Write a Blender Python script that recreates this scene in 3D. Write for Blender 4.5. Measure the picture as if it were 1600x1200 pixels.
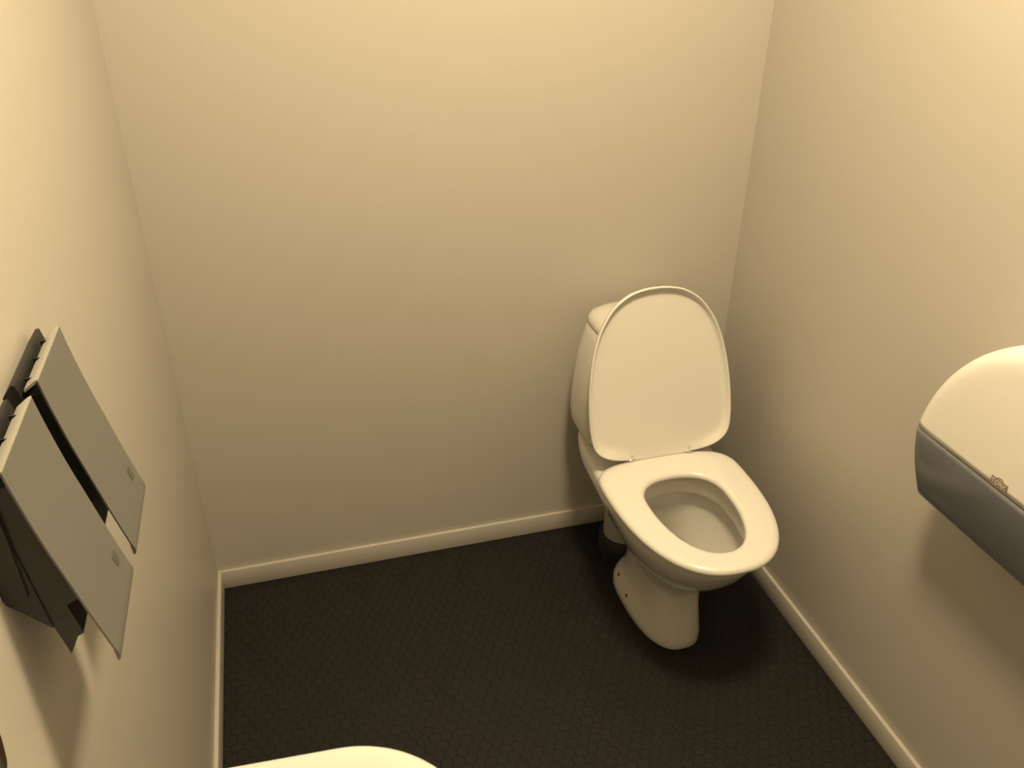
import bpy, bmesh, math, random
from mathutils import Vector, Matrix
PI = math.pi
for o in list(bpy.data.objects):
    bpy.data.objects.remove(o, do_unlink=True)
SC = bpy.context.scene
COL = SC.collection
random.seed(4)

# ------------------------------------------------------------------ camera, world, lamp settings, exposure
CAM = (0.2748, -1.8364, 1.62)
FWD = Vector((0.23952896, 0.83031133, -0.50319874))
RGT = Vector((0.96210322, -0.27256134, 0.00822897))
UPV = Vector((0.13031992, 0.4861002, 0.86413154))
cd = bpy.data.cameras.new('camera'); cam = bpy.data.objects.new('camera', cd); COL.objects.link(cam)
cd.sensor_fit = 'HORIZONTAL'; cd.sensor_width = 36.0; cd.lens = 36.0 * 1328.55 / 1600.0
cd.clip_start = 0.02
m = Matrix((RGT, UPV, -FWD)).transposed().to_4x4(); m.translation = Vector(CAM)
cam.matrix_world = m
SC.camera = cam
w = bpy.data.worlds.new('world'); SC.world = w; w.use_nodes = True
w.node_tree.nodes['Background'].inputs[0].default_value = (1.0, 0.75, 0.5, 1)
w.node_tree.nodes['Background'].inputs[1].default_value = 0.0
SC.view_settings.view_transform = 'Standard'; SC.view_settings.look = 'None'
SC.view_settings.gamma = 1.0; SC.view_settings.use_curve_mapping = False
SC.view_settings.exposure = 0.0
LAMP_POS = (0.75, -0.98, 2.40); LAMP_R = 0.13; LAMP_STRENGTH = 225.0
LAMP_COLOR = (1.0, 0.785, 0.478, 1)
W = 1.4072; YN = -2.35; HC = 2.40       # room width, near wall, ceiling height

# ------------------------------------------------------------------ materials
def mat(name, col, rough=0.5, metal=0.0, coat=0.0, spec=0.5, bump=0.0, bscale=200.0, var=0.0, vscale=6.0):
    M = bpy.data.materials.new(name); M.use_nodes = True
    nt = M.node_tree; b = nt.nodes['Principled BSDF']
    b.inputs['Base Color'].default_value = (*col, 1); b.inputs['Roughness'].default_value = rough
    b.inputs['Metallic'].default_value = metal; b.inputs['Coat Weight'].default_value = coat
    b.inputs['Coat Roughness'].default_value = 0.08
    b.inputs['Specular IOR Level'].default_value = spec
    tc = nt.nodes.new('ShaderNodeTexCoord')
    if bump:
        n = nt.nodes.new('ShaderNodeTexNoise'); n.inputs['Scale'].default_value = bscale; n.inputs['Detail'].default_value = 3
        bp = nt.nodes.new('ShaderNodeBump'); bp.inputs['Strength'].default_value = bump; bp.inputs['Distance'].default_value = 0.001
        nt.links.new(tc.outputs['Object'], n.inputs['Vector']); nt.links.new(n.outputs['Fac'], bp.inputs['Height'])
        nt.links.new(bp.outputs['Normal'], b.inputs['Normal'])
    if var:
        n2 = nt.nodes.new('ShaderNodeTexNoise'); n2.inputs['Scale'].default_value = vscale; n2.inputs['Detail'].default_value = 4
        r = nt.nodes.new('ShaderNodeMixRGB'); r.inputs[1].default_value = (*[c * (1 - var) for c in col], 1)
        r.inputs[2].default_value = (*[min(1, c * (1 + var)) for c in col], 1)
        nt.links.new(tc.outputs['Object'], n2.inputs['Vector']); nt.links.new(n2.outputs['Fac'], r.inputs[0])
        nt.links.new(r.outputs[0], b.inputs['Base Color'])
    return M

def floor_material():
    M = bpy.data.materials.new('mosaic_tile'); M.use_nodes = True
    nt = M.node_tree; b = nt.nodes['Principled BSDF']; N = nt.nodes.new; L = nt.links.new
    def vm(op, a, bb=None):
        n = N('ShaderNodeVectorMath'); n.operation = op
        for i, v in enumerate((a, bb)):
            if v is None: continue
            if isinstance(v, (tuple, list)): n.inputs[i].default_value = v
            else: L(v, n.inputs[i])
        return n
    def mm(op, a, bb=0.0, cc=None):
        n = N('ShaderNodeMath'); n.operation = op
        for i, v in enumerate((a, bb, cc)):
            if v is None: continue
            if isinstance(v, (int, float)): n.inputs[i].default_value = v
            else: L(v, n.inputs[i])
        return n.outputs[0]
    tc = N('ShaderNodeTexCoord')
    P = 0.0262
    rot = N('ShaderNodeVectorRotate'); rot.rotation_type = 'Z_AXIS'; rot.inputs['Angle'].default_value = 0.0
    L(tc.outputs['Object'], rot.inputs['Vector'])
    no = N('ShaderNodeTexNoise'); no.inputs['Scale'].default_value = 38; no.inputs['Detail'].default_value = 1
    L(tc.outputs['Object'], no.inputs['Vector'])
    d0 = vm('SUBTRACT', no.outputs['Color'], (0.5, 0.5, 0.5))
    d1 = N('ShaderNodeVectorMath'); d1.operation = 'SCALE'; L(d0.outputs[0], d1.inputs[0]); d1.inputs['Scale'].default_value = 0.42
    sc = N('ShaderNodeVectorMath'); sc.operation = 'SCALE'; L(rot.outputs[0], sc.inputs[0]); sc.inputs['Scale'].default_value = 1 / P
    p = vm('ADD', sc.outputs[0], d1.outputs[0])
    p = vm('MULTIPLY', p.outputs[0], (1, 1, 0))
    s = (1.0, math.sqrt(3), 1.0); h = (0.5, math.sqrt(3) / 2, 0.0)
    pa = vm('ADD', p.outputs[0], (100.0, 100 * math.sqrt(3), 0))
    a = vm('MODULO', pa.outputs[0], s); a = vm('SUBTRACT', a.outputs[0], h)
    pb = vm('ADD', pa.outputs[0], h)
    c = vm('MODULO', pb.outputs[0], s); c = vm('SUBTRACT', c.outputs[0], h)
    def hexd(v):
        ab = vm('ABSOLUTE', v)
        sp = N('ShaderNodeSeparateXYZ'); L(ab.outputs[0], sp.inputs[0])
        hx = mm('MAXIMUM', sp.outputs[0], mm('ADD', mm('MULTIPLY', sp.outputs[0], 0.5), mm('MULTIPLY', sp.outputs[1], 0.8660254)))
        ln = N('ShaderNodeVectorMath'); ln.operation = 'LENGTH'; L(ab.outputs[0], ln.inputs[0])
        # rounded hexagon
        return mm('ADD', mm('MULTIPLY', hx, 0.45), mm('MULTIPLY', ln.outputs['Value'], 0.55))
    da = hexd(a.outputs[0]); dc = hexd(c.outputs[0])
    d = mm('MINIMUM', da, dc)
    mr = N('ShaderNodeMapRange'); mr.inputs['From Min'].default_value = 0.435; mr.inputs['From Max'].default_value = 0.485
    L(d, mr.inputs['Value'])                       # 0 tile, 1 grout
    pick = mm('LESS_THAN', da, dc)
    ca = vm('SUBTRACT', pa.outputs[0], a.outputs[0]); cc = vm('SUBTRACT', pa.outputs[0], c.outputs[0])
    mx = N('ShaderNodeMix'); mx.data_type = 'VECTOR'; L(pick, mx.inputs['Factor']); L(cc.outputs[0], mx.inputs[4]); L(ca.outputs[0], mx.inputs[5])
    snap = vm('SNAP', mx.outputs[1], (0.25, 0.25, 0.25))
    wn = N('ShaderNodeTexWhiteNoise'); wn.noise_dimensions = '3D'; L(snap.outputs[0], wn.inputs['Vector'])
    tcol = N('ShaderNodeMixRGB'); tcol.inputs[1].default_value = (0.0085, 0.0090, 0.0078, 1); tcol.inputs[2].default_value = (0.0115, 0.0105, 0.0092, 1)
    L(wn.outputs['Value'], tcol.inputs[0])
    fc = N('ShaderNodeMixRGB'); L(mr.outputs[0], fc.inputs[0]); L(tcol.outputs[0], fc.inputs[1]); fc.inputs[2].default_value = (0.0038, 0.0034, 0.0028, 1)
    # small dust specks
    vo = N('ShaderNodeTexVoronoi'); vo.inputs['Scale'].default_value = 11; L(tc.outputs['Object'], vo.inputs['Vector'])
    sp = mm('LESS_THAN', vo.outputs['Distance'], 0.014)
    f2 = N('ShaderNodeMixRGB'); L(sp, f2.inputs[0]); L(fc.outputs[0], f2.inputs[1]); f2.inputs[2].default_value = (0.12, 0.11, 0.10, 1)
    L(f2.outputs[0], b.inputs['Base Color'])
    b.inputs['Roughness'].default_value = 0.62; b.inputs['Specular IOR Level'].default_value = 0.27
    bp = N('ShaderNodeBump'); bp.inputs['Strength'].default_value = 0.5; bp.inputs['Distance'].default_value = 0.0012
    L(mm('SUBTRACT', 1.0, mr.outputs[0]), bp.inputs['Height']); L(bp.outputs['Normal'], b.inputs['Normal'])
    return M

M_WALL = mat('wall_paint', (0.45, 0.427, 0.383), 0.42, bump=0.22, bscale=140, var=0.01, spec=0.45)
M_CEIL = mat('ceiling_paint', (0.60, 0.58, 0.54), 0.8)
M_BASE = mat('baseboard_paint', (0.49, 0.465, 0.42), 0.4, bump=0.1, bscale=60)
M_FLOOR = floor_material()
M_PORC = mat('porcelain', (0.62, 0.605, 0.56), 0.12, coat=0.5)
M_SEAT = mat('seat_plastic', (0.70, 0.685, 0.635), 0.25, coat=0.2)
M_PLAST = mat('white_plastic', (0.78, 0.76, 0.71), 0.3)
M_GREYPL = mat('grey_outlet', (0.33, 0.32, 0.29), 0.5)
M_COLLAR = mat('dark_rubber', (0.012, 0.012, 0.011), 0.6)
M_CHROME = mat('chrome', (0.8, 0.8, 0.8), 0.18, metal=1.0)
M_BOLT = mat('rusty_screw', (0.06, 0.035, 0.015), 0.6)
M_PANEL = mat('grey_panel', (0.132, 0.132, 0.122), 0.45, bump=0.05, bscale=500)
M_PEDGE = mat('pale_panel_edge', (0.42, 0.41, 0.375), 0.45)
M_BLACK = mat('black_plastic', (0.012, 0.012, 0.012), 0.35)
M_DARK = mat('charcoal_plastic', (0.014, 0.0145, 0.014), 0.45)
M_LOGO = mat('grey_emblem', (0.085, 0.085, 0.075), 0.5)
M_TORK = mat('bronze_grey_print', (0.25, 0.21, 0.15), 0.4)
M_PRINT = mat('pale_print', (0.6, 0.55, 0.46), 0.4)
M_BROWN = mat('dark_bronze', (0.035, 0.019, 0.010), 0.4, metal=0.3)
M_PAPER = mat('tissue_paper', (0.8, 0.79, 0.76), 0.9)
M_DOOR = mat('door_paint', (0.7, 0.69, 0.66), 0.4)
# smoked translucent plastic
M_SMOKE = mat('smoked_plastic', (0.30, 0.31, 0.34), 0.22)
nt = M_SMOKE.node_tree; tr = nt.nodes.new('ShaderNodeBsdfTransparent'); tr.inputs[0].default_value = (0.55, 0.6, 0.68, 1)
mxs = nt.nodes.new('ShaderNodeMixShader'); mxs.inputs[0].default_value = 0.48
nt.links.new(nt.nodes['Principled BSDF'].outputs[0], mxs.inputs[1]); nt.links.new(tr.outputs[0], mxs.inputs[2])
nt.links.new(mxs.outputs[0], nt.nodes['Material Output'].inputs['Surface'])
M_LAMP = bpy.data.materials.new('lamp_glass'); M_LAMP.use_nodes = True
nt = M_LAMP.node_tree; e = nt.nodes.new('ShaderNodeEmission'); e.inputs[0].default_value = LAMP_COLOR; e.inputs[1].default_value = LAMP_STRENGTH
nt.links.new(e.outputs[0], nt.nodes['Material Output'].inputs['Surface'])

# ------------------------------------------------------------------ mesh helpers
def obj(name, bm, material, parent=None, smooth=True, ang=35):
    bmesh.ops.recalc_face_normals(bm, faces=bm.faces)
    me = bpy.data.meshes.new(name); bm.to_mesh(me); bm.free()
    me.materials.append(material)
    if smooth:
        me.shade_smooth(); me.set_sharp_from_angle(angle=math.radians(ang))
    o = bpy.data.objects.new(name, me); COL.objects.link(o)
    if parent:
        o.parent = parent; o.matrix_parent_inverse = Matrix.Translation(-Vector(parent.location))
    return o
def thing(name, label, cat, loc, group=None):
    o = bpy.data.objects.new(name, None); COL.objects.link(o); o.location = loc; o.empty_display_size = 0.05
    o['label'] = label; o['category'] = cat
    if group: o['group'] = group
    return o
def struct(name, bm, material, smooth=False):
    o = obj(name, bm, material, None, smooth); o['kind'] = 'structure'; return o
def box(bm, x0, x1, y0, y1, z0, z1, bev=0.0, seg=2):
    r = bmesh.ops.create_cube(bm, size=1.0)
    vs = r['verts']
    bmesh.ops.scale(bm, verts=vs, vec=(x1 - x0, y1 - y0, z1 - z0))
    bmesh.ops.translate(bm, verts=vs, vec=((x0 + x1) / 2, (y0 + y1) / 2, (z0 + z1) / 2))
    if bev:
        es = list({e for v in vs for e in v.link_edges})
        bmesh.ops.bevel(bm, geom=es, offset=bev, segments=seg, profile=0.5, affect='EDGES')
    return bm
def loft(bm, rings, cap0=True, cap1=True, closed_loop=False):
    """rings: lists of the same number of points; each ring a closed loop."""
    R = [[bm.verts.new(p) for p in r] for r in rings]
    n = len(R[0])
    pairs = list(zip(R[:-1], R[1:]))
    if closed_loop: pairs.append((R[-1], R[0]))
    for a, b in pairs:
        for i in range(n):
            j = (i + 1) % n
            bm.faces.new((a[i], a[j], b[j], b[i]))
    if not closed_loop:
        for ring, do in ((R[0], cap0), (R[-1], cap1)):
            if do: bm.faces.new(ring)
    return bm
def spow(v, p): return math.copysign(abs(v) ** p, v)
def egg(cx, hw, y0, yf, yb, nf=2.4, nb=3.0, N=96):
    """closed outline: widest (half width hw) at y0, front end yf, back end yb; superellipse halves"""
    out = []
    for i in range(N):
        t = 2 * PI * i / N
        c, s = math.cos(t), math.sin(t)
        if s < 0: out.append((cx + hw * spow(c, 2 / nf), y0 - (y0 - yf) * abs(s) ** (2 / nf)))
        else: out.append((cx + hw * spow(c, 2 / nb), y0 + (yb - y0) * abs(s) ** (2 / nb)))
    return out
def at_z(o, z): return [(x, y, z) for x, y in o]
def cyl(bm, c, r, z0, z1, n=40, bev=0.0):
    rings = []
    prof = [(r - bev, z0), (r, z0 + bev), (r, z1 - bev), (r - bev, z1)] if bev else [(r, z0), (r, z1)]
    for rr, z in prof: rings.append([(c[0] + rr * math.cos(2 * PI * i / n), c[1] + rr * math.sin(2 * PI * i / n), z) for i in range(n)])
    return loft(bm, rings)
def lathe(bm, c, prof, n=48, cap0=True, cap1=True):
    return loft(bm, [[(c[0] + r * math.cos(2 * PI * i / n), c[1] + r * math.sin(2 * PI * i / n), c[2] + z) for i in range(n)] for r, z in prof], cap0, cap1)

# ------------------------------------------------------------------ room shell
bm = bmesh.new(); box(bm, -0.12, W + 0.12, YN - 0.12, 0.12, -0.08, 0.0); struct('floor', bm, M_FLOOR)
bm = bmesh.new(); box(bm, -0.12, W + 0.12, YN - 0.12, 0.12, HC, HC + 0.08); struct('ceiling', bm, M_CEIL)
bm = bmesh.new(); box(bm, -0.12, W + 0.12, 0.0, 0.12, 0.0, HC); struct('wall_back', bm, M_WALL)
bm = bmesh.new(); box(bm, -0.12, 0.0, YN, 0.0, 0.0, HC); struct('wall_left', bm, M_WALL)
bm = bmesh.new(); box(bm, W, W + 0.12, YN, 0.0, 0.0, HC); struct('wall_right', bm, M_WALL)
DX0, DX1, DZ = 0.42, 1.22, 2.02
bm = bmesh.new(); box(bm, -0.12, DX0, YN - 0.12, YN, 0, HC); box(bm, DX1, W + 0.12, YN - 0.12, YN, 0, HC); box(bm, DX0, DX1, YN - 0.12, YN, DZ, HC)
struct('wall_front', bm, M_WALL)
bm = bmesh.new(); box(bm, DX0, DX1, YN - 0.07, YN - 0.03, 0.0, DZ, 0.002); door = struct('door_1', bm, M_DOOR)
bm = bmesh.new(); box(bm, DX0 + 0.05, DX0 + 0.065, YN - 0.03, YN + 0.02, 1.02, 1.035); box(bm, DX0 + 0.05, DX0 + 0.17, YN + 0.01, YN + 0.022, 1.02, 1.035, 0.004)
obj('door_handle', bm, M_CHROME, door)
BT, BH = 0.010, 0.058
def baseboard(name, quad):
    bm = bmesh.new()
    (x0, x1, y0, y1) = quad
    box(bm, x0, x1, y0, y1, 0.0, BH, 0.0018, 2)
    return struct(name, bm, M_BASE, True)
baseboard('baseboard_back', (0.0, W, -BT, 0.0))
baseboard('baseboard_left', (0.0, BT, YN, -BT - 0.0006))
baseboard('baseboard_right', (W - BT, W, YN, -BT - 0.0006))

# ------------------------------------------------------------------ ceiling lamp
lamp = thing('ceiling_light', 'round white ceiling light above the middle of the small room', 'ceiling light', LAMP_POS)
lx, ly, lz = LAMP_POS
bm = bmesh.new(); cyl(bm, (lx, ly), LAMP_R + 0.015, lz - 0.03, lz, 48, 0.003); obj('lamp_base', bm, M_PLAST, lamp)
bm = bmesh.new(); lathe(bm, (lx, ly, lz - 0.03), [(LAMP_R, 0.0), (LAMP_R, -0.02), (LAMP_R * 0.93, -0.04), (LAMP_R * 0.7, -0.055), (LAMP_R * 0.35, -0.062), (0.004, -0.064)])
obj('diffuser', bm, M_LAMP, lamp)

# ------------------------------------------------------------------ toilet
TX = 1.100
toilet = thing('toilet', 'white close-coupled toilet with its seat lid raised, in the back right corner', 'toilet', (TX, -0.30, 0.0))
# outer pedestal and bowl, then rim, then the inside of the bowl, all one ceramic body
sec = [  # z, hw, y0, yf, yb, nf, nb
    (0.000, 0.085, -0.330, -0.524, -0.200, 2.5, 2.6),
    (0.004, 0.088, -0.330, -0.527, -0.197, 2.5, 2.6),
    (0.020, 0.086, -0.330, -0.525, -0.199, 2.5, 2.6),
    (0.038, 0.081, -0.340, -0.521, -0.204, 2.6, 2.5),
    (0.055, 0.074, -0.350, -0.517, -0.212, 2.8, 2.4),
    (0.075, 0.069, -0.360, -0.512, -0.222, 3.0, 2.4),
    (0.110, 0.066, -0.360, -0.504, -0.228, 3.1, 2.4),
    (0.150, 0.066, -0.360, -0.500, -0.228, 3.1, 2.4),
    (0.180, 0.071, -0.360, -0.508, -0.220, 2.8, 2.4),
    (0.205, 0.083, -0.370, -0.530, -0.205, 2.6, 2.4),
    (0.235, 0.104, -0.380, -0.564, -0.180, 2.35, 2.5),
    (0.270, 0.128, -0.390, -0.606, -0.140, 2.2, 2.6),
    (0.305, 0.145, -0.390, -0.635, -0.095, 2.2, 2.9),
    (0.335, 0.156, -0.380, -0.652, -0.055, 2.25, 3.2),
    (0.350, 0.161, -0.370, -0.660, -0.035, 2.3, 3.5),
    (0.362, 0.164, -0.360, -0.667, -0.025, 2.3, 3.6),
    (0.385, 0.164, -0.360, -0.670, -0.022, 2.35, 3.6),
    (0.393, 0.161, -0.360, -0.668, -0.025, 2.35, 3.6),
    (0.397, 0.154, -0.360, -0.661, -0.033, 2.35, 3.6),
]
rings = [at_z(egg(TX, hw, y0, yf, yb, nf, nb), z) for z, hw, y0, yf, yb, nf, nb in sec]
inn = [  # inside
    (0.397, 0.116, -0.455, -0.640, -0.335, 2.2, 2.3),
    (0.394, 0.109, -0.455, -0.634, -0.341, 2.2, 2.3),
    (0.385, 0.106, -0.455, -0.631, -0.344, 2.2, 2.3),
    (0.350, 0.106, -0.455, -0.631, -0.344, 2.2, 2.3),
    (0.345, 0.108, -0.455, -0.633, -0.342, 2.2, 2.3),
    (0.345, 0.128, -0.455, -0.648, -0.325, 2.2, 2.3),
    (0.325, 0.130, -0.450, -0.645, -0.322, 2.2, 2.3),
    (0.290, 0.122, -0.440, -0.620, -0.320, 2.1, 2.2),
    (0.250, 0.103, -0.425, -0.575, -0.318, 2.0, 2.1),
    (0.215, 0.078, -0.400, -0.515, -0.312, 2.0, 2.0),
    (0.185, 0.055, -0.375, -0.450, -0.305, 2.0, 2.0),
    (0.150, 0.040, -0.360, -0.410, -0.310, 2.0, 2.0),
]
rings += [at_z(egg(TX, hw, y0, yf, yb, nf, nb), z) for z, hw, y0, yf, yb, nf, nb in inn]
bm = bmesh.new(); loft(bm, rings)
bowl = obj('bowl', bm, M_PORC, toilet, ang=50)
bm = bmesh.new(); bm.faces.new([bm.verts.new(p) for p in at_z(egg(TX, 0.064, -0.385, -0.474, -0.3075, 2, 2, 48), 0.196)])
M_WATER = mat('water', (0.55, 0.56, 0.52), 0.02)
M_WATER.node_tree.nodes['Principled BSDF'].inputs['Transmission Weight'].default_value = 0.9
M_WATER.node_tree.nodes['Principled BSDF'].inputs['IOR'].default_value = 1.33
obj('bowl_water', bm, M_WATER, toilet)
# tank
def tank_sec(z, hw, y0=-0.130, yf=-0.232, yb=-0.026, nf=3.4, nb=3.4): return at_z(egg(TX + 0.003, hw, y0, yf, yb, nf, nb), z)
bm = bmesh.new()
loft(bm, [tank_sec(0.399, 0.1360, -0.14, -0.208), tank_sec(0.402, 0.1430, -0.14, -0.214), tank_sec(0.415, 0.1540, -0.135, -0.224), tank_sec(0.432, 0.1620), tank_sec(0.450, 0.1665), tank_sec(0.475, 0.1685),
          tank_sec(0.53, 0.1675), tank_sec(0.585, 0.1620), tank_sec(0.64, 0.1520, -0.125, -0.230), tank_sec(0.68, 0.1410, -0.125, -0.226, -0.028), tank_sec(0.700, 0.1340, -0.125, -0.220, -0.030), tank_sec(0.705, 0.1300, -0.125, -0.216, -0.034)])
obj('tank', bm, M_PORC, toilet, ang=45)
bm = bmesh.new()
loft(bm, [tank_sec(0.704, 0.1290, -0.125, -0.215, -0.035), tank_sec(0.707, 0.1330, -0.125, -0.219, -0.031), tank_sec(0.712, 0.1340, -0.125, -0.220, -0.030), tank_sec(0.719, 0.1320, -0.125, -0.219, -0.032), tank_sec(0.729, 0.1240, -0.125, -0.213, -0.040),
          tank_sec(0.737, 0.1110, -0.125, -0.203, -0.052, 3, 3), tank_sec(0.743, 0.0900, -0.125, -0.188, -0.068, 2.8, 2.8), tank_sec(0.747, 0.0590, -0.125, -0.168, -0.088, 2.4, 2.4), tank_sec(0.7485, 0.0240, -0.125, -0.145, -0.105, 2, 2)])
tl = obj('tank_lid', bm, M_PORC, toilet, ang=60)
bm = bmesh.new(); lathe(bm, (TX + 0.003, -0.125, 0.745), [(0.022, 0), (0.022, 0.006), (0.020, 0.008), (0.015, 0.008), (0.014, 0.010), (0.002, 0.011)]); obj('flush_button', bm, M_CHROME, tl)
# seat ring
inner = lambda d: egg(TX - 0.004, 0.097 + d, -0.455, -0.643 - d, -0.366 + d, 2.2, 2.4)
outer = lambda d: egg(TX - 0.002, 0.179 - d, -0.385, -0.703 + d, -0.279 - d, 2.4, 3.3)
prof = []
for k, (d, z) in enumerate([(0.004, 0.402), (0.0005, 0.405), (-0.001, 0.410), (0.001, 0.415), (0.005, 0.4185), (0.011, 0.4205), (0.02, 0.4212)]): prof.append(at_z(inner(d), z))
for d, z in [(0.02, 0.4212), (0.012, 0.4205), (0.006, 0.4185), (0.002, 0.415), (0.0, 0.410), (0.001, 0.405), (0.004, 0.402)]: prof.append(at_z(outer(d), z))
bm = bmesh.new(); loft(bm, prof, closed_loop=True); seat = obj('seat', bm, M_SEAT, toilet, ang=50)
for sx, yy in ((-0.13, -0.36), (0.13, -0.36), (-0.105, -0.57), (0.105, -0.57)):
    bm = bmesh.new(); box(bm, TX + sx - 0.011, TX + sx + 0.011, yy - 0.016, yy + 0.016, 0.3965, 0.4025, 0.002)
    obj('buffer', bm, M_PLAST, seat)
# raised seat lid; u = height above the hinge, v = depth toward the room; it leans back on the tank
LEAN = math.radians(11.5)
def lid_pt(x, u, v):
    y = -0.290 + u * math.sin(LEAN) - v * math.cos(LEAN); z = 0.4235 + u * math.cos(LEAN) + v * math.sin(LEAN)
    return (TX + 0.003 + x - 0.045 * u, y, z)
half = [(0.0, -0.0025), (0.060, -0.0022), (0.105, 0.0045), (0.140, 0.015), (0.165, 0.031), (0.1785, 0.055), (0.1835, 0.10), (0.1825, 0.155), (0.178, 0.205), (0.170, 0.255), (0.158, 0.300), (0.139, 0.345), (0.108, 0.387), (0.070, 0.4125), (0.034, 0.4225), (0.0, 0.4250)]
full = half + [(-x, u) for x, u in reversed(half[1:-1])]
def closed_spline(P, n):
    out = []
    m = len(P)
    for i in range(m):
        p0, p1, p2, p3 = P[i - 1], P[i], P[(i + 1) % m], P[(i + 2) % m]
        for k in range(n):
            t = k / n
            out.append(tuple(0.5 * (2 * p1[c] + (p2[c] - p0[c]) * t + (2 * p0[c] - 5 * p1[c] + 4 * p2[c] - p3[c]) * t * t + (3 * p1[c] - p0[c] - 3 * p2[c] + p3[c]) * t ** 3) for c in (0, 1)))
    return out
LB = closed_spline(full, 6)
def sstep(a, b, v):
    t = max(0.0, min(1.0, (v - a) / (b - a))); return t * t * (3 - 2 * t)
def lid_ring(d, v, extra=0.0):
    out = []; n = len(LB)
    for i in range(n):
        (xa, ua), (xb, ub) = LB[i - 1], LB[(i + 1) % n]
        tx, tu = xb - xa, ub - ua; L = math.hypot(tx, tu) or 1
        nx, nu = -tu / L, tx / L                       # inward for a counter-clockwise outline
        x, u = LB[i]
        low = 1 - sstep(0.0, 0.12, u)                  # the lip fades into the face near the hinge
        dd = d + extra * low
        vv = v * (1 - 0.92 * (1 - sstep(0.05, 0.15, abs(x))) * (1 - sstep(0.0, 0.06, u))) if v > 0 else v
        out.append(lid_pt(x + nx * dd, u + nu * dd, vv))
    return out
bm = bmesh.new()
loft(bm, [lid_ring(0.03, -0.006), lid_ring(0.015, -0.005), lid_ring(0.005, -0.003), lid_ring(0.001, 0.003), lid_ring(0, 0.0105), lid_ring(0.0008, 0.0135), lid_ring(0.0026, 0.0145), lid_ring(0.0044, 0.0135),
          lid_ring(0.0058, 0.0105, 0.004), lid_ring(0.0072, 0.0045, 0.010), lid_ring(0.010, 0.0015, 0.015), lid_ring(0.015, 0.0003, 0.018), lid_ring(0.030, 0.0, 0.010)])
obj('seat_lid', bm, M_SEAT, toilet, ang=60)
for hx in (-0.076, 0.076):
    bm = bmesh.new()
    box(bm, TX + hx - 0.008, TX + hx + 0.008, -0.289, -0.267, 0.396, 0.423, 0.003)
    hp = obj('hinge', bm, M_SEAT, toilet)
    bm = bmesh.new(); lathe(bm, (0, 0, 0), [(0.0034, -0.0065), (0.0040, -0.0055), (0.0040, 0.0055), (0.0034, 0.0065)], 20)
    bmesh.ops.rotate(bm, verts=bm.verts, matrix=Matrix.Rotation(PI / 2, 3, 'Y')); bmesh.ops.translate(bm, verts=bm.verts, vec=(TX + hx, -0.2935, 0.4255))
    box(bm, TX + hx - 0.0025, TX + hx + 0.0025, -0.2965, -0.2885, 0.422, 0.4385, 0.0012)
    obj('hinge_pin', bm, M_CHROME, hp)
# outlet behind the pedestal
bm = bmesh.new(); lathe(bm, (TX, -0.125, 0), [(0.056, 0.046), (0.056, 0.30)], 40); obj('outlet_pipe', bm, M_GREYPL, toilet)
bm = bmesh.new(); lathe(bm, (TX, -0.125, 0), [(0.068, 0.0), (0.067, 0.044), (0.063, 0.050), (0.054, 0.051)], 40); obj('floor_collar', bm, M_COLLAR, toilet)
# the two dark screws on the left side of the foot, set on the ceramic surface
from mathutils.bvhtree import BVHTree
me = bowl.data; tree = BVHTree.FromPolygons([v.co.copy() for v in me.vertices], [tuple(p.vertices) for p in me.polygons])
for (y, z) in ((-0.277, 0.0415), (-0.350, 0.0360)):
    hit, nrm, _, _ = tree.ray_cast(Vector((0.8, y, z)), Vector((1, 0, 0)))
    bm = bmesh.new(); lathe(bm, (0, 0, 0), [(0.0048, -0.004), (0.0048, 0.0008), (0.0036, 0.0015), (0.0006, 0.0013)], 20)
    q = Vector((0, 0, 1)).rotation_difference(nrm if nrm.x < 0 else -nrm)
    bmesh.ops.rotate(bm, verts=bm.verts, matrix=q.to_matrix()); bmesh.ops.translate(bm, verts=bm.verts, vec=hit)
    obj('screw', bm, M_BOLT, toilet)

# ------------------------------------------------------------------ soap dispensers on the left wall
def interp(pts, n):
    """smooth polyline through pts (Catmull-Rom)"""
    out = []
    P = [pts[0]] + list(pts) + [pts[-1]]
    for i in range(1, len(P) - 2):
        for k in range(n):
            t = k / n
            out.append(tuple(0.5 * ((2 * P[i][c]) + (-P[i - 1][c] + P[i + 1][c]) * t + (2 * P[i - 1][c] - 5 * P[i][c] + 4 * P[i + 1][c] - P[i + 2][c]) * t * t + (-P[i - 1][c] + 3 * P[i][c] - 3 * P[i + 1][c] + P[i + 2][c]) * t ** 3) for c in (0, 1)))
    out.append(tuple(pts[-1])); return out
def extrude_xz(bm, poly, y0, y1):
    a = [bm.verts.new((x, y0, z)) for x, z in poly]; b = [bm.verts.new((x, y1, z)) for x, z in poly]
    bm.faces.new(a); bm.faces.new(b)
    for i in range(len(a)):
        j = (i + 1) % len(a); bm.faces.new((a[i], a[j], b[j], b[i]))
FRONT = [(0.0335, 1.209), (0.0375, 1.180), (0.0455, 1.133), (0.0545, 1.090), (0.0640, 1.045), (0.0745, 0.999)]
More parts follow.
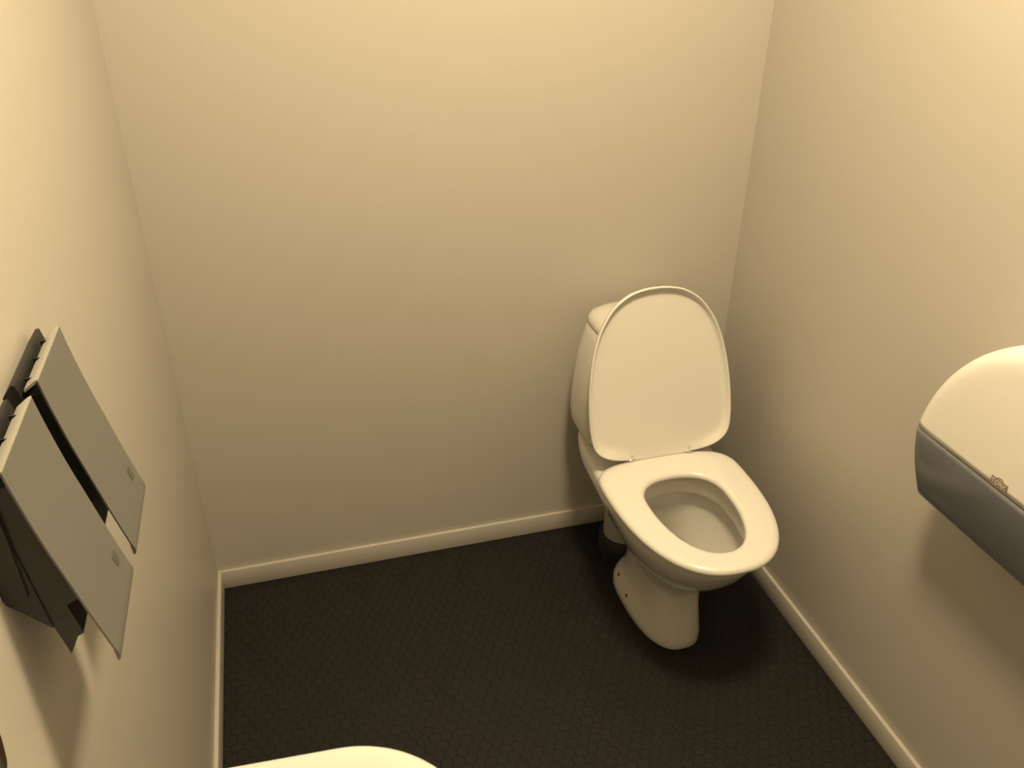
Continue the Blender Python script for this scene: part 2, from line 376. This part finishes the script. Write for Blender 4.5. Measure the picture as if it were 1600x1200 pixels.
def soap_dispenser(y0, y1, label):
    t = thing('soap_dispenser', label, 'soap dispenser', (0.0, (y0 + y1) / 2, 1.0), 'soap dispensers on the left wall')
    f = interp(FRONT, 5)
    # front panel, about 3 mm thick, rounded in at its lower end
    outer_ = f + [(0.0770, 0.991), (0.0768, 0.985), (0.0745, 0.982)]
    inner_ = [(x - 0.0018, z - 0.0003) for x, z in reversed(f)]
    bm = bmesh.new(); extrude_xz(bm, outer_ + [(0.0735, 0.984)] + inner_, y0, y1)
    obj('front_panel', bm, M_PANEL, t, ang=25)
    # pale flange turned back along the top
    bm = bmesh.new(); extrude_xz(bm, [(0.0302, 1.2095), (0.0335, 1.2110), (0.0335, 1.2092), (0.0302, 1.2060), (0.0195, 1.1985), (0.0190, 1.2010)], y0 + 0.0005, y1 - 0.0005)
    obj('top_flange', bm, M_PEDGE, t, ang=25)
    for k in (0.15, 0.5, 0.82):
        yy = y0 + (y1 - y0) * k
        bm = bmesh.new(); box(bm, 0.0170, 0.0245, yy - 0.0007, yy + 0.0007, 1.1985, 1.2046)
        obj('clip', bm, M_BLACK, t, smooth=False)
    # black back plate against the wall with a sloping top
    bm = bmesh.new(); extrude_xz(bm, [(0.0, 1.078), (0.0, 1.196), (0.0095, 1.2085), (0.0130, 1.2085), (0.0160, 1.194), (0.0195, 1.188), (0.0205, 1.14), (0.0205, 1.078)], y0 - 0.002, y1 + 0.002)
    obj('back_plate', bm, M_DARK, t, ang=25)
    # housing behind the panel
    g = [(x - 0.0034, z) for x, z in f if 1.062 < z < 1.200]
    bm = bmesh.new(); extrude_xz(bm, g + [(0.046, 1.058), (0.052, 1.022), (0.0465, 1.019), (0.0365, 0.999), (0.030, 1.036), (0.020, 1.145), (0.0195, 1.190)], y0 + 0.003, y1 - 0.003)
    obj('cartridge_cover', bm, M_BLACK, t, ang=25)
    bm = bmesh.new(); extrude_xz(bm, [(0.0, 1.072), (0.0, 1.17), (0.019, 1.17), (0.0205, 1.14), (0.0300, 1.036)], y0 + 0.001, y1 - 0.001)
    obj('housing', bm, M_DARK, t, ang=25)
    # small square emblem on the lower far corner of the panel
    ya, yb = y1 - 0.028, y1 - 0.016
    def surf(z):
        for (xa, za), (xb, zb) in zip(f[:-1], f[1:]):
            if zb <= z <= za: return xa + (xb - xa) * (za - z) / (za - zb)
        return f[-1][0]
    bm = bmesh.new()
    z0, z1 = 1.016, 1.030
    extrude_xz(bm, [(surf(z1) - 0.001, z1), (surf(z1) + 0.0006, z1), (surf(z0) + 0.0006, z0), (surf(z0) - 0.001, z0)], ya, yb)
    obj('emblem', bm, M_LOGO, t, smooth=False)
    return t
soap_dispenser(-1.036, -0.914, 'grey-fronted wall dispenser with black back, the one nearer the back wall')
soap_dispenser(-1.190, -1.066, 'grey-fronted wall dispenser with black back, at the left picture edge nearer the basin')
# ------------------------------------------------------------------ toilet paper dispenser on the right wall
DEP = 0.130; ZS = 0.834; ZB = 0.686; DC = -1.075
tp = thing('toilet_paper_dispenser', 'large white jumbo roll dispenser with smoked grey lower half on the right wall', 'paper dispenser', (W, DC, ZB), None)
EZ, EA, EB = 0.800, 0.236, 0.271                      # upper cover: half an ellipse
FIL = [(0.0, 0.0), (0.0, 0.40), (0.0005, 0.74), (0.0020, 0.83), (0.0055, 0.905), (0.0115, 0.960), (0.019, 0.988), (0.028, 1.0), (0.045, 1.006)]   # (inset, share of the depth)
def upper_outline(d, n=64):
    a, b = EA - d, EB - d
    t0 = math.asin((ZS + 0.0010 - EZ) / b)
    return [(DC + a * math.cos(t0 + (PI - 2 * t0) * i / n), EZ + b * math.sin(t0 + (PI - 2 * t0) * i / n)) for i in range(n + 1)]
def finish_shell(name, bm, material):
    bmesh.ops.recalc_face_normals(bm, faces=bm.faces)
    o = obj(name, bm, material, tp, ang=40)
    md = o.modifiers.new('thick', 'SOLIDIFY'); md.thickness = 0.0022; md.offset = -1
    return o
bm = bmesh.new()
R = [[bm.verts.new((W - 0.002 - (DEP - 0.002) * f, y, z)) for y, z in upper_outline(d)] for d, f in FIL]
for a, b in zip(R[:-1], R[1:]):
    for i in range(len(a) - 1): bm.faces.new((a[i], a[i + 1], b[i + 1], b[i]))
L = R[-1]; n = len(L)
for i in range(n // 2):
    j = n - 1 - i
    if j - i < 2: break
    bm.faces.new([L[i], L[i + 1], L[j - 1], L[j]] if j - 1 != i + 1 else [L[i], L[i + 1], L[j]])
finish_shell('upper_cover', bm, M_PLAST)
def hw_at(z):
    return EA * math.cos(math.asin((ZS - EZ) / EB)) - 0.012 * ((ZS - z) / (ZS - ZB)) ** 1.6
def dep_at(z):
    t = (ZS - z) / (ZS - ZB); return DEP - 0.040 * t ** 1.5
bm = bmesh.new(); R = []
zs = [ZS - 0.0010 - (ZS - 0.001 - ZB - 0.006) * k / 14 for k in range(15)]
lev = [(z, 0.0) for z in zs] + [(ZB + 0.003, 0.0010), (ZB + 0.001, 0.003), (ZB, 0.007), (ZB - 0.0002, 0.014)]
for z, ins in lev:
    h = hw_at(z) - ins; D = dep_at(z) - ins
    q_ = 1 - 0.55 * (ZS - z) / (ZS - ZB)
    side = [(DC + h - d * q_, W - 0.002 - (D - 0.002) * f) for d, f in FIL]
    side2 = [(DC - h + d * q_, W - 0.002 - (D - 0.002) * f) for d, f in reversed(FIL)]
    R.append([bm.verts.new((x, y, z)) for y, x in side + side2])
for a, b in zip(R[:-1], R[1:]):
    for i in range(len(a) - 1): bm.faces.new((a[i], a[i + 1], b[i + 1], b[i]))
lo = finish_shell('lower_cover', bm, M_SMOKE)
# back plate
bm = bmesh.new()
lowpts = [(DC - hw_at(z) + 0.004, z) for z in zs] + [(DC + hw_at(z) - 0.004, z) for z in reversed(zs)]
o1 = upper_outline(0.004) + lowpts
loft(bm, [[(W - 0.001, y, z) for y, z in o1], [(W - 0.010, y, z) for y, z in o1]])
obj('back_plate', bm, M_GREYPL, tp)
bm = bmesh.new()   # dark strip inside the joint of the two covers
loft(bm, [[(x, y, z) for x, y in [(W - 0.012, DC + 0.205), (W - 0.110, DC + 0.205), (W - 0.1265, DC + 0.180), (W - 0.1265, DC - 0.180), (W - 0.110, DC - 0.205), (W - 0.012, DC - 0.205)]] for z in (ZS - 0.0025, ZS + 0.0025)])
obj('joint_strip', bm, M_DARK, tp, smooth=False)
def disc_x(bm, y, z, r, x0, x1, n=40, hole=0):
    loft(bm, [[(x, y + r * math.cos(2 * PI * i / n), z + r * math.sin(2 * PI * i / n)) for i in range(n)] for x in (x0, x1)])
bm = bmesh.new(); disc_x(bm, DC, 0.945, 0.105, W - 0.115, W - 0.02); obj('paper_roll', bm, M_PAPER, tp)
bm = bmesh.new(); disc_x(bm, DC + 0.150, 0.752, 0.045, W - 0.086, W - 0.02); obj('stub_roll', bm, M_PAPER, tp)
# serrated tear edge along the underside
bm = bmesh.new()
n = 60
for i in range(n):
    ya = DC - 0.16 + 0.32 * i / n; yb = DC - 0.16 + 0.32 * (i + 1) / n
    v = [bm.verts.new(p) for p in ((W - 0.080, ya, ZB + 0.0015), (W - 0.080, yb, ZB + 0.0015), (W - 0.080, (ya + yb) / 2, ZB - 0.004), (W - 0.076, ya, ZB + 0.0015), (W - 0.076, yb, ZB + 0.0015), (W - 0.076, (ya + yb) / 2, ZB - 0.004))]
    bm.faces.new((v[0], v[1], v[2])); bm.faces.new((v[3], v[5], v[4])); bm.faces.new((v[0], v[2], v[5], v[3])); bm.faces.new((v[1], v[4], v[5], v[2])); bm.faces.new((v[0], v[3], v[4], v[1]))
obj('tear_edge', bm, M_DARK, tp, smooth=False)
# printed badge
XF = W - DEP - 0.001
bm = bmesh.new(); box(bm, XF - 0.0008, XF + 0.0005, -1.0555, -1.0235, 0.8385, 0.8515, 0.0)
badge = obj('badge', bm, M_TORK, tp, smooth=False)
bm = bmesh.new()   # arc sprig above the badge
for i in range(8):
    a0 = PI * (0.15 + 0.55 * i / 8); a1 = PI * (0.15 + 0.55 * (i + 1) / 8)
    c = (-1.041, 0.8475)
    q = [(c[0] + 0.0098 * math.cos(a0), c[1] + 0.0082 * math.sin(a0)), (c[0] + 0.0098 * math.cos(a1), c[1] + 0.0082 * math.sin(a1)), (c[0] + 0.0075 * math.cos(a1), c[1] + 0.0062 * math.sin(a1)), (c[0] + 0.0075 * math.cos(a0), c[1] + 0.0062 * math.sin(a0))]
    bm.faces.new([bm.verts.new((XF - 0.0009, y, z)) for y, z in q])
obj('badge_arc', bm, M_TORK, badge, smooth=False)
fc = bpy.data.curves.new('tork_text', 'FONT'); fc.body = 'TORK'; fc.size = 0.0108; fc.align_x = 'CENTER'; fc.align_y = 'CENTER'; fc.extrude = 0.0002
to = bpy.data.objects.new('tmp_text', fc); COL.objects.link(to)
bpy.context.view_layer.update()
me = bpy.data.meshes.new_from_object(to.evaluated_get(bpy.context.evaluated_depsgraph_get()))
bpy.data.objects.remove(to, do_unlink=True)
me.materials.clear(); me.materials.append(M_PRINT)
# letters read left to right seen from inside the room (looking toward +x, left is +y)
me.transform(Matrix(((0, 0, -1, XF - 0.0011), (-1, 0, 0, -1.0395), (0, 1, 0, 0.8447), (0, 0, 0, 1))))
lt = bpy.data.objects.new('lettering', me); COL.objects.link(lt); lt.parent = badge

# ------------------------------------------------------------------ wash basin in the foreground, on the left wall
SZ = 0.87; SY0, SY1 = -1.735, -1.235; SXW = 0.385
sink = thing('wash_basin', 'white ceramic wash basin whose rounded rim crosses the bottom edge of the photo', 'wash basin', (0.0, (SY0 + SY1) / 2, 0.70))
def rrect(x0, x1, y0, y1, rn, rf, n=28):
    """rounded rectangle; rf radius at the room side (x1), rn at the wall side (x0)"""
    out = []
    for (cx, cy, r, a) in ((x1 - rf, y1 - rf, rf, 0), (x0 + rn, y1 - rn, rn, 90), (x0 + rn, y0 + rn, rn, 180), (x1 - rf, y0 + rf, rf, 270)):
        for i in range(n + 1):
            t = math.radians(a + 90 * i / n); out.append((cx + r * math.cos(t), cy + r * math.sin(t)))
    return out
SYM = (SY0 + SY1) / 2
def taper(o): return [(x, y + (0.0165 if y < SYM else -0.0165) * x / 0.28) for x, y in o]
def sk(d, z, x0=0.0005): return at_z(taper(rrect(x0, SXW - d, SY0 + d, SY1 - d, 0.004, 0.122 - min(d, 0.09))), z)
def si(x0, x1, dy, r, z): return at_z(taper(rrect(x0, x1, SY0 + dy, SY1 - dy, r, r)), z)
bm = bmesh.new()
loft(bm, [sk(0.14, 0.690), sk(0.10, 0.694), sk(0.065, 0.712), sk(0.032, 0.755), sk(0.014, 0.80), sk(0.004, 0.840), sk(0.0, 0.858), sk(0.001, 0.8655), sk(0.005, 0.869), sk(0.012, SZ),
          si(0.110, SXW - 0.032, 0.045, 0.105, SZ - 0.0005), si(0.113, SXW - 0.036, 0.049, 0.103, SZ - 0.004), si(0.116, SXW - 0.040, 0.054, 0.100, SZ - 0.015), si(0.124, SXW - 0.052, 0.070, 0.092, SZ - 0.06), si(0.142, SXW - 0.080, 0.105, 0.075, SZ - 0.10), si(0.170, SXW - 0.120, 0.160, 0.045, SZ - 0.118), si(0.195, SXW - 0.150, 0.220, 0.018, SZ - 0.122)])
obj('basin', bm, M_PORC, sink, ang=50)
bm = bmesh.new(); lathe(bm, (0.215, (SY0 + SY1) / 2, SZ - 0.1225), [(0.022, 0), (0.022, 0.003), (0.012, 0.002), (0.002, 0.002)]); obj('drain', bm, M_CHROME, sink)
bm = bmesh.new(); cyl(bm, (0.17, (SY0 + SY1) / 2), 0.016, 0.55, 0.702, 24); cyl(bm, (0.17, (SY0 + SY1) / 2), 0.035, 0.50, 0.60, 24, 0.004)
obj('trap', bm, M_PLAST, sink)
# tap
tap = thing('tap', 'dark brown tap on the wash basin, just showing at the left picture edge', 'tap', (0.036, -1.405, SZ))
TXY = (0.0305, -1.405)
bm = bmesh.new(); lathe(bm, (*TXY, SZ), [(0.026, -0.002), (0.026, 0.004), (0.0225, 0.007), (0.020, 0.012), (0.0185, 0.222), (0.0170, 0.225)], 36); obj('tap_body', bm, M_BROWN, tap)
bm = bmesh.new(); lathe(bm, (*TXY, SZ), [(0.0170, 0.225), (0.0200, 0.229), (0.0255, 0.247), (0.0275, 0.266), (0.0250, 0.283), (0.0150, 0.294), (0.002, 0.297)], 36); knob = obj('lever_cap', bm, M_BROWN, tap)
def rod(pts, r):
    rings = []
    for i, p in enumerate(pts):
        d = (pts[min(i + 1, len(pts) - 1)] - pts[max(i - 1, 0)]).normalized()
        a = d.cross(Vector((0.3, 0.1, 1))).normalized(); b = a.cross(d)
        rings.append([p + r * (a * math.cos(2 * PI * k / 20) + b * math.sin(2 * PI * k / 20)) for k in range(20)])
    bm = bmesh.new(); loft(bm, rings); return bm
obj('lever', rod([Vector((0.030, -1.422, SZ + 0.265)), Vector((0.036, -1.462, SZ + 0.282)), Vector((0.040, -1.498, SZ + 0.296))], 0.0055), M_BROWN, knob)
obj('spout', rod([Vector((0.040, -1.410, SZ + 0.150)), Vector((0.075, -1.432, SZ + 0.163)), Vector((0.110, -1.452, SZ + 0.163)), Vector((0.132, -1.464, SZ + 0.152)), Vector((0.143, -1.470, SZ + 0.130))], 0.0105), M_BROWN, tap)
